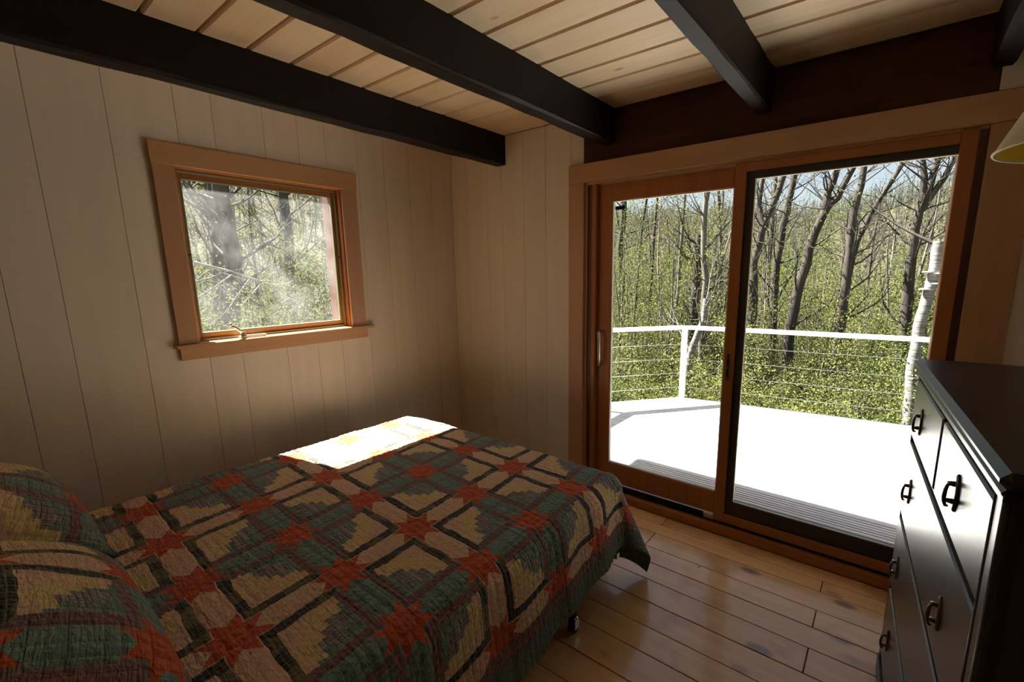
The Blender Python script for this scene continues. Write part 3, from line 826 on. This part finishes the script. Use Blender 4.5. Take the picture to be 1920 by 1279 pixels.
def leaf_arrays(centers, size, rng, aspect=.6):
    n = len(centers); c = np.array(centers)
    a = rng.normal(size=(n, 3)); a /= np.linalg.norm(a, axis=1)[:, None]
    b = np.cross(a, rng.normal(size=(n, 3))); b /= np.linalg.norm(b, axis=1)[:, None]
    s = (size * rng.uniform(.6, 1.3, n))[:, None]
    return np.stack([c - a * s * .5, c + b * s * aspect * .5, c + a * s * .5, c - b * s * aspect * .5], 1).reshape(-1, 3)
def leaf_mesh(name, centers, size, rng, aspect=.6):
    v = leaf_arrays(centers, size, rng, aspect); n = len(v) // 4
    me = bpy.data.meshes.new(name); me.vertices.add(len(v)); me.vertices.foreach_set('co', v.ravel())
    me.loops.add(4 * n); me.loops.foreach_set('vertex_index', np.arange(4 * n, dtype=np.int32))
    me.polygons.add(n); me.polygons.foreach_set('loop_start', np.arange(0, 4 * n, 4, dtype=np.int32)); me.polygons.foreach_set('loop_total', np.full(n, 4, dtype=np.int32))
    me.update(calc_edges=True); return me

def grow(mb, p, d, length, r, depth, rng, tips, nsub=4, sides=5, up=.12, spread=.75, wig=.12):
    """a wandering branch with side branches"""
    pts = [Vector(p)]; rr = [r]; d = Vector(d).normalized(); seg = 5 if depth > 1 else 4
    for i in range(seg):
        d = (d + Vector(rng.normal(size=3)) * wig + Vector((0, 0, up * .5))).normalized()
        pts.append(pts[-1] + d * length / seg); rr.append(r * (1 - .75 * (i + 1) / seg))
    mb.tube(pts, rr, sides if depth > 1 else 3, cap=False)
    if depth <= 0 or True:
        for q in pts[2:]: tips.append((tuple(q), depth))
    if depth > 0:
        for k in range(nsub):
            t = rng.uniform(.3, 1.0); i = min(seg - 1, int(t * seg)); q = pts[i].lerp(pts[i + 1], t * seg - i)
            dd = (d + Vector(rng.normal(size=3)) * spread + Vector((0, 0, up))).normalized()
            grow(mb, q, dd, length * rng.uniform(.38, .62), rr[i] * .55, depth - 1, rng, tips, max(2, nsub - 1), sides, up, spread, wig)
def scatter(tips, per, rad, rng, dmax=1):
    out = []
    for q, dp in tips:
        if dp > dmax: continue
        k = rng.poisson(per)
        if k: out.append(np.array(q) + rng.normal(size=(k, 3)) * rad)
    return np.concatenate(out) if out else np.zeros((0, 3))

def shrub_meshes(seed, h, w, nleaf, size):
    rng = np.random.default_rng(seed); mb = MB(); tips = []
    for k in range(7):
        a = rng.uniform(0, 2 * PI); grow(mb, (rng.normal() * .15, rng.normal() * .15, 0), (math.cos(a) * .35, math.sin(a) * .35, 1), h * rng.uniform(.5, .8), .018, 2, rng, tips, 4, 4, .25, .45)
    q = np.array([t[0] for t in tips]); sel = q[rng.integers(0, len(q), nleaf)] + rng.normal(size=(nleaf, 3)) * np.array([w * .05, w * .05, h * .025])
    return mb.mesh('stems'), leaf_mesh('leaves', sel, size, rng)
def place(name, stem, leaf, mstem, mleaf, loc, rz, sc, **kw):
    r = empty(name, loc, rz, **kw); r.scale = sc
    a = link('stem', stem, None, r); l = link('foliage', leaf, None, r); l['kind'] = 'stuff'
    return r
SH = []
for sd, h, w, n, s, ml in ((1, 3.0, 1.7, 13000, .038, M_leaf_y), (2, 3.0, 1.9, 16000, .038, M_leaf_g), (3, 2.8, 1.6, 13000, .040, M_leaf_g), (5, 3.4, 1.5, 5000, .036, M_leaf_y)):
    st, lf = shrub_meshes(sd, h, w, n, s); st.materials.append(M_bark if sd != 5 else M_barkl); lf.materials.append(ml); SH.append((st, lf))
rng = np.random.default_rng(11)
def azd(az, d): return -.0 + d * math.sin(az), d * math.cos(az)
# shrub belt round the deck; azimuth measured from straight ahead of the door wall, negative to the left
cnt = 0
for ring_d, n_, hs in ((8.2, 12, .95), (10, 16, 1.0), (12.5, 18, 1.15), (16, 20, 1.3), (20, 20, 1.5), (26, 24, 1.7)):
    for k in range(n_):
        az = -.62 + (k + rng.uniform(.0, 1)) / n_ * .95; d = ring_d * rng.uniform(.93, 1.08); x, y = azd(az, d)
        st, lf = SH[int(rng.choice([0, 1, 2, 3], p=[.25, .35, .25, .15]))]
        s = hs * rng.uniform(.85, 1.15); z = gz(x, y) - .1
        place('shrub', st, lf, None, None, (x, y, z), rng.uniform(0, 6.28), (s, s, s * rng.uniform(.9, 1.1)), label='leafy green and yellow shrub below the deck rail', cat='shrub', group='shrubs beyond the deck railing')
for k, (x, y, s) in enumerate(((-6.6, 2.3, 1.0), (-7.2, 3.4, 1.05), (-7.6, 1.6, .95), (-8.6, 2.7, 1.15), (-9.2, 4.3, 1.2), (-8.2, 4.6, 1.1), (-10.4, 3.4, 1.3), (-10.5, 5.6, 1.35), (-12.5, 4.3, 1.6), (-12.8, 6.6, 1.6), (-9.8, 2.0, 1.2), (-6.9, 4.4, .9), (-7.3, 2.9, 1.35), (-8.0, 3.9, 1.5), (-8.4, 3.2, 1.45), (-7.6, 2.2, 1.3), (-9.6, 4.9, 1.6), (-6.9, 3.5, 1.25))):
    st, lf = SH[(0, 3, 0, 1, 0, 0, 2, 1, 2, 0, 1, 0, 0, 0, 1, 3, 0, 0)[k]]
    place('shrub', st, lf, None, None, (x, y, gz(x, y) - .1), k * 1.3, (s, s, s), label='pale yellow green shrub outside the small window', cat='shrub', group='shrubs outside the small window')

# tall trees: stems follow hand-placed axes, twigs are grown on them
def tree(name, axes, label, cat, mbark, seed, leafn=.5, twig=1.0, leaf=M_leaf_y, ground=True, taper=.5, twigs=12, group=None, leafsize=.05):
    """axes: list of (points, radius at base, radius at tip)"""
    rng = np.random.default_rng(seed); mb = MB(); tips = []
    p0 = Vector(axes[0][0][0]); zg = gz(p0.x, p0.y)
    base = Vector((p0.x, p0.y, zg))
    for n_, (pts, ra, rb) in enumerate(axes):
        P = [Vector(p) for p in pts]
        if n_ == 0 and ground: P = [Vector((P[0].x - .12 * (P[1].x - P[0].x), P[0].y, zg - .2))] + P
        # resample with a little wander
        Q = []; 
        for i in range(len(P) - 1):
            m_ = max(2, int((P[i + 1] - P[i]).length / .8))
            for k in range(m_): Q.append(P[i].lerp(P[i + 1], k / m_) + Vector(rng.normal(size=3)) * ra * .07)
        Q.append(P[-1]); R = [ra + (rb - ra) * k / (len(Q) - 1) for k in range(len(Q))]
        mb.tube([q - base for q in Q], R, 8, cap=False)
        nt_ = int(twigs * (1 if n_ == 0 else .8))
        for k in range(nt_):
            i = int(rng.uniform(.25, 1) * (len(Q) - 1)); q = Q[i] - base
            a = rng.uniform(0, 2 * PI); grow(mb, q, (math.cos(a), math.sin(a), rng.uniform(.1, .9)), rng.uniform(.7, 1.9) * twig, max(.007, R[i] * .24), 2, rng, tips, 3, 4, .2, .6, .13)
    r = empty(name, base, label=label, cat=cat, group=group)
    o = mb.build('trunk', mbark, r)
    if 'snag' in label:
        for dz, dx in ((-.42, -.07), (-.44, .08), (-.58, .06), (-.66, -.07)):
            q = Vector(axes[0][0][-1]) + Vector((dx - .015 * (dz < -.5) - .02, -.07, dz)) - base
            MB().lathe([(0, .014), (.045, .010), (.062, 0), (.045, -.006), (0, -.008)], 10, loc=tuple(q)).build('bracket_fungus', M_white, r)
        q = Vector(axes[0][0][-1]) - base; sm = MB()
        grow(sm, q - Vector((0, 0, .06)), (-1, .1, .45), 1.1, .03, 1, rng, [], 3, 5, .1, .6, .1); grow(sm, q - Vector((0, 0, .05)), (.7, .2, .6), .5, .03, 0, rng, [], 0, 5, .1, .6, .1)
        sm.build('broken_stub', M_bark, r)
    c = scatter(tips, leafn, .09, rng, 1)
    if len(c): l = link('foliage', leaf_mesh('foliage', c, leafsize, rng), leaf, r); l['kind'] = 'stuff'
    return r
TREES = [
    ('forked_tree', [([(-2.46, 11.0, 0.84), (-2.51, 11.0, 1.6), (-2.4, 11.0, 2.25), (-2.36, 11.0, 2.45), (-2.16, 11.0, 2.96), (-2.07, 11.0, 3.36), (-1.92, 11.0, 4.2)], 0.11, 0.05), ([(-2.36, 11.0, 2.45), (-2.51, 11.0, 2.82), (-2.46, 11.0, 3.35), (-2.46, 11.0, 4.3)], 0.07, 0.03)], 'dark forked tree just right of the door mullion', 'M_bark', 0.5),
    ('tall_tree', [([(-2.39, 13.0, 0.18), (-2.43, 13.0, 1.61), (-2.34, 13.0, 2.58), (-2.26, 13.0, 3.1), (-2.2, 13.0, 3.61), (-2.1, 13.0, 4.79)], 0.12, 0.06)], 'straight grey brown tree second from the mullion, behind the railing', 'M_bark', 0.6),
    ('forked_tree', [([(-1.85, 12.0, 0.05), (-1.77, 12.0, 0.93), (-1.64, 12.0, 1.6), (-1.53, 12.0, 2.26), (-1.35, 12.0, 2.77), (-1.15, 12.0, 2.97), (-0.96, 12.0, 3.48), (-0.63, 12.0, 4.29)], 0.14, 0.05), ([(-1.35, 12.0, 2.77), (-1.33, 12.0, 3.11), (-1.22, 12.0, 3.57), (-1.09, 12.0, 4.38)], 0.09, 0.05)], 'thick leaning dark tree forking in the middle of the fixed pane', 'M_bark', 0.7),
    ('tall_tree', [([(-0.83, 11.5, 0.41), (-0.8, 11.5, 1.52), (-0.8, 11.5, 1.84), (-0.81, 11.5, 2.62), (-0.72, 11.5, 3.13), (-0.71, 11.5, 3.49), (-0.71, 11.5, 4.2)], 0.1, 0.05)], 'dark upright tree beside the thick forked one', 'M_bark', 0.4),
    ('tall_tree', [([(-0.84, 12.5, 1.29), (-0.76, 12.5, 2.06), (-0.63, 12.5, 2.43), (-0.51, 12.5, 2.79), (-0.32, 12.5, 3.17), (-0.09, 12.5, 3.64), (0.21, 12.5, 4.35)], 0.08, 0.035)], 'slim bare tree leaning right against the sky', 'M_bark', 0.25),
    ('branching_tree', [([(0.26, 12.0, 0.21), (0.24, 12.0, 1.51), (0.23, 12.0, 2.25), (0.26, 12.0, 2.58), (0.35, 12.0, 3.07), (0.43, 12.0, 3.52), (0.55, 12.0, 4.26)], 0.125, 0.04), ([(0.26, 12.0, 2.58), (0.26, 12.0, 3.24), (0.2, 12.0, 3.56), (0.09, 12.0, 4.16)], 0.07, 0.03), ([(0.28, 12.0, 2.6), (0.56, 12.0, 3.21), (0.68, 12.0, 3.54), (0.96, 12.0, 4.18)], 0.06, 0.03)], 'dark many-branched tree left of the broken birch', 'M_bark', 0.3),
    ('birch_tree', [([(0.38, 8.5, -0.69), (0.34, 8.5, -0.04), (0.35, 8.5, 0.34), (0.35, 8.5, 0.65), (0.38, 8.5, 0.92), (0.42, 8.5, 1.28), (0.43, 8.5, 1.57), (0.44, 8.5, 1.85)], 0.078, 0.066)], 'white birch snag with a broken top near the right door jamb', 'M_birch', 0.0),
    ('pale_tree', [([(-3.23, 10.0, -0.06), (-3.24, 10.0, 0.68), (-3.22, 10.0, 1.24), (-3.29, 10.0, 1.7), (-3.34, 10.0, 2.61), (-3.28, 10.0, 3.13), (-3.2, 10.0, 4.11)], 0.085, 0.05)], 'pale grey trunk seen above the railing post', 'M_barkl', 0.8),
    ('dark_tree', [([(-3.82, 11.0, -0.24), (-3.79, 11.0, 0.71), (-3.77, 11.0, 1.34), (-3.77, 11.0, 1.82), (-3.74, 11.0, 2.3)], 0.12, 0.09)], 'short dark trunk just behind the pale grey one', 'M_bark', 0.6),
    ('birch_tree', [([(-2.85, 8.0, -0.97), (-2.83, 8.0, -0.56), (-2.8, 8.0, -0.11), (-2.72, 8.0, 0.19), (-2.67, 8.0, 0.38), (-2.56, 8.0, 0.65), (-2.55, 8.0, 1.0)], 0.085, 0.05)], 'white birch crossing the railing beside its corner post', 'M_birch', 0.3),
    ('slender_tree', [([(-4.29, 11.0, -0.01), (-4.2, 11.0, 0.95), (-4.19, 11.0, 1.95), (-4.17, 11.0, 2.15), (-4.15, 11.0, 3.06), (-4.12, 11.0, 4.25)], 0.06, 0.03)], 'slender upright tree left of the railing post', 'M_barkl', 1.2),
    ('dark_tree', [([(-6.31, 12.0, -1.56), (-6.26, 12.0, 0.68), (-6.33, 12.0, 2.05), (-6.27, 12.0, 2.89), (-6.28, 12.0, 3.48), (-6.26, 12.0, 4.64)], 0.13, 0.08)], 'dark trunk nearest the door handle side', 'M_bark', 1.6),
    ('slender_tree', [([(-5.42, 12.0, 0.1), (-5.35, 12.0, 1.29), (-5.33, 12.0, 2.44), (-5.27, 12.0, 3.27), (-5.3, 12.0, 4.62)], 0.05, 0.03)], 'thin dark pole tree left of centre in the sliding pane', 'M_bark', 1.4),
    ('slender_tree', [([(-6.07, 12.5, -0.3), (-6.02, 12.5, 1.59), (-5.91, 12.5, 2.8), (-5.78, 12.5, 3.66), (-5.7, 12.5, 4.78)], 0.06, 0.03)], 'slim leafy tree leaning right in the sliding pane', 'M_bark', 1.8),
    ('slender_tree', [([(-3.79, 13.0, -0.2), (-3.79, 13.0, 1.56), (-3.89, 13.0, 2.7), (-3.97, 13.0, 3.39), (-4.02, 13.0, 4.61)], 0.05, 0.03)], 'thin tree close beside the mullion in the sliding pane', 'M_bark', 0.8)
]
TREES += [
    ('dark_tree', [([(-9.0, 2.91, 0.35), (-9.0, 2.95, 0.89), (-9.0, 3.08, 1.69), (-9.0, 3.05, 2.32), (-9.0, 3.01, 3.0), (-9.0, 3.03, 3.74)], 0.16, 0.12)], 'thick dark tree leaning left outside the small window', 'M_bark', 0.6),
    ('dark_tree', [([(-10.0, 3.1, 1.04), (-10.0, 3.23, 2.2), (-10.0, 3.23, 3.05), (-10.0, 3.28, 3.89)], 0.13, 0.09)], 'dark trunk behind the leaning one outside the small window', 'M_bark', 0.5),
    ('dark_tree', [([(-10.0, 4.35, 0.53), (-10.0, 4.43, 1.63), (-10.0, 4.47, 2.11), (-10.0, 4.46, 3.02), (-10.0, 4.5, 3.94)], 0.12, 0.09)], 'upright dark trunk right of centre in the small window', 'M_bark', 0.5)
]
DEAD = [([(-5.5, 1.53, 1.61), (-5.5, 1.79, 1.54), (-5.5, 2.14, 1.41)], 0.018, 0.008), ([(-5.5, 2.14, 1.41), (-5.5, 2.41, 1.21)], 0.008, 0.003), ([(-5.5, 1.88, 1.51), (-5.5, 1.67, 1.36), (-5.5, 1.52, 1.27)], 0.009, 0.004), ([(-5.5, 2.02, 1.45), (-5.5, 1.85, 1.24), (-5.5, 1.79, 1.16)], 0.009, 0.004), ([(-5.5, 2.14, 1.41), (-5.5, 2.0, 1.26), (-5.5, 1.89, 1.15)], 0.008, 0.003), ([(-5.5, 1.69, 1.56), (-5.5, 1.59, 1.49), (-5.5, 1.51, 1.42)], 0.007, 0.003)]
for k, (nm, axes, lab, mk, lf) in enumerate(TREES):
    tree(nm, axes, lab, 'tree', {'M_bark': M_bark, 'M_barkl': M_barkl, 'M_birch': M_birch}[mk], 100 + k, leafn=lf * .8, twigs=0 if 'snag' in lab else (5 if 'crossing' in lab else 18))
# bare fallen bough outside the small window
mb = MB(); o0 = Vector((DEAD[0][0][0][0], DEAD[0][0][0][1], gz(*DEAD[0][0][0][:2])))
mb.tube([(0, -.5, 0), (0, -.45, 2.4), Vector(DEAD[0][0][0]) - o0], [.03, .024, .018], 6)
rg = np.random.default_rng(5); tp = []
for pts, a, b in DEAD:
    P = [Vector(p) - o0 for p in pts]; mb.tube(P, [a + (b - a) * i / (len(P) - 1) for i in range(len(P))], 5, cap=False)
    for k in range(4): grow(mb, P[0].lerp(P[-1], rg.uniform(.2, 1)), (P[-1] - P[0]) + Vector(rg.normal(size=3)) * .3, .45, b, 1, rg, tp, 2, 3, 0, .6, .1)
tag(mb.build('dead_branch', M_birch, None, o0), 'pale bare branches sticking out in front of the shrubs by the small window', 'branch')

# thinner woods behind: copies of grown trees
def wild(seed, h, nleaf, size, lm, mb_, spread=.7, nb=26, rb=.012, lo=.25, stems=1, fork=2):
    rng = np.random.default_rng(seed); mb = MB(); tips = []
    for st_ in range(stems):
        pts = [Vector((rng.normal() * .2 * (stems > 1), rng.normal() * .2 * (stems > 1), 0))]; d = Vector((rng.normal() * .08 * (1 + stems * .5), rng.normal() * .08 * (1 + stems * .5), 1))
        hh = h * rng.uniform(.75, 1)
        for i in range(9): d = (d + Vector(rng.normal(size=3)) * .06 + Vector((0, 0, .1))).normalized(); pts.append(pts[-1] + d * hh / 9)
        rr = [rb * h * (1 - .82 * i / 9) for i in range(10)]; mb.tube(pts, rr, 5, cap=False)
        for k in range(nb // stems):
            t = rng.uniform(lo, 1) * 8.99; i = int(t); q = pts[i].lerp(pts[i + 1], t - i); a = rng.uniform(0, 2 * PI)
            grow(mb, q, (math.cos(a) * .8, math.sin(a) * .8, rng.uniform(.3, 1.2)), h * rng.uniform(.10, .22) * (1.25 - t / 12), rr[i] * .38, fork, rng, tips, 3, 4, .22, spread, .14)
    me = mb.mesh('trunk'); me.materials.append(mb_)
    c = scatter(tips, nleaf, h * .016, rng, 1); lf = leaf_mesh('leaves', c, size, rng); lf.materials.append(lm)
    return me, lf
WT = [wild(21, 11, 1.3, .055, M_leaf_y, M_bark), wild(22, 12, .5, .05, M_leaf_y, M_barkl), wild(23, 10, 2.2, .06, M_leaf_g, M_bark), wild(24, 13, .10, .05, M_leaf_far, M_bark), wild(25, 11, 1.6, .16, M_leaf_far, M_barkl, .9),
      wild(31, 6.5, 3.2, .045, M_leaf_y, M_barkl, .6, 30, .0075, .2, 3), wild(32, 6.0, 4.0, .045, M_leaf_g, M_barkl, .6, 30, .0075, .2, 3), wild(33, 5.5, .25, .04, M_leaf_y, M_twig, .5, 36, .006, .12, 6), wild(34, 7.5, 1.1, .045, M_leaf_y, M_twig, .5, 24, .006, .3, 2)]
rng = np.random.default_rng(77)
def put(nm, idx, x, y, s, lab, grp, cat='tree'):
    st, lf = WT[idx]; r = empty(nm, (x, y, gz(x, y) - .1), rng.uniform(0, 6.28), label=lab, cat=cat, group=grp); r.scale = (s, s, s * rng.uniform(.95, 1.15))
    link('trunk', st, None, r); l = link('foliage', lf, None, r); l['kind'] = 'stuff'
def wedge(n, a0, a1, d0, d1):
    """evenly spread bearings, jittered"""
    for k in range(n):
        az = a0 + (k + rng.uniform(0, 1)) / n * (a1 - a0); d = math.sqrt(rng.uniform(d0 * d0, d1 * d1)); yield k, *azd(az, d)
for k, x, y in wedge(20, -.60, -.24, 10.5, 15): put('sapling', (5, 6, 5, 8, 5)[k % 5], x, y, rng.uniform(.75, 1.05), 'yellow green leafy sapling behind the deck railing, in the sliding pane', 'leafy saplings behind the railing', 'sapling')
for k, x, y in wedge(14, -.24, .20, 12, 18): put('sapling', (5, 8, 6)[k % 3], x, y, rng.uniform(.55, .85), 'half-leafed sapling behind the deck railing, in the fixed pane', 'half-leafed saplings behind the railing', 'sapling')
for k, x, y in wedge(34, -.60, .28, 11, 22): put('bare_bush', 7, x, y, rng.uniform(.7, 1.1), 'bare tan many-stemmed bush among the green shrubs', 'bare bushes beyond the deck', 'bush')
for k, x, y in wedge(60, -.66, .34, 15, 34): put('thin_tree', int(rng.choice([0, 1, 2, 3, 8], p=[.22, .2, .1, .28, .2])), x, y, rng.uniform(.50, .85), 'thin half-leafed tree in the woods beyond the deck', 'thin trees in the near woods')
for k in range(16):
    x = rng.uniform(-26, -13); y = rng.uniform(3, 15)
    put('thin_tree', int(rng.choice([0, 1, 2], p=[.4, .2, .4])), x, y, rng.uniform(.6, .95), 'leafy tree in the woods outside the small window', 'trees in the woods outside the small window')
for k, (x, y) in enumerate(((-8.0, 3.3), (-8.9, 2.4), (-10.5, 4.6), (-11.5, 6.0), (-9.4, 5.0), (-12.4, 3.6), (-7.4, 2.6), (-6.6, 2.95), (-7.0, 3.6))):
    put('sapling', (5, 7, 6, 5, 7, 6, 7, 5, 5)[k], x, y, .75 if k < 7 else .66, 'leafy sapling close outside the small window', 'saplings outside the small window', 'sapling')
for k, x, y in wedge(170, -.72, .42, 34, 100): put('hillside_tree', int(rng.choice([4, 3, 0, 2], p=[.5, .2, .15, .15])), x, y, rng.uniform(.35, .55), 'small hazy tree on the far wooded hillside', 'trees on the far hillside')
for k, x, y in wedge(40, -1.45, -.85, 26, 90): put('hillside_tree', 4 if k % 2 else 2, x, y, rng.uniform(.5, .9), 'distant green tree on the slope outside the small window', 'distant trees outside the small window')

# the uncountable rest of the hillside wood: bare poles and twig clouds, one object
pm = MB(); cs = []; sz = []
for k in range(3600):
    az = rng.uniform(-1.5, .5); d = math.sqrt(rng.uniform(30 ** 2, 135 ** 2)); x, y = azd(az, d); z = gz(x, y); h = rng.uniform(3.0, 5.5)
    r_ = .018 + .0006 * d
    pm.tube([(x, y, z), (x + rng.normal() * .3, y, z + h)], [r_ * 1.6, r_ * .5], 3, cap=False, smooth=False)
    m_ = 46; c = np.array([x, y, z + h * .62]) + rng.normal(size=(m_, 3)) * np.array([h * .17, h * .17, h * .22]); cs.append(c)
dw = empty('distant_woods', (0, 60, 0), label='hazy grey brown wood covering the far hillside below the sky', cat='woods'); dw['kind'] = 'stuff'
o = pm.build('trunk', M_barkl, dw, (0, -60, 0)); o['kind'] = 'stuff'
l = link('foliage', leaf_mesh('foliage', np.concatenate(cs), .30, rng, .45), M_leaf_far, dw, (0, -60, 0)); l['kind'] = 'stuff'
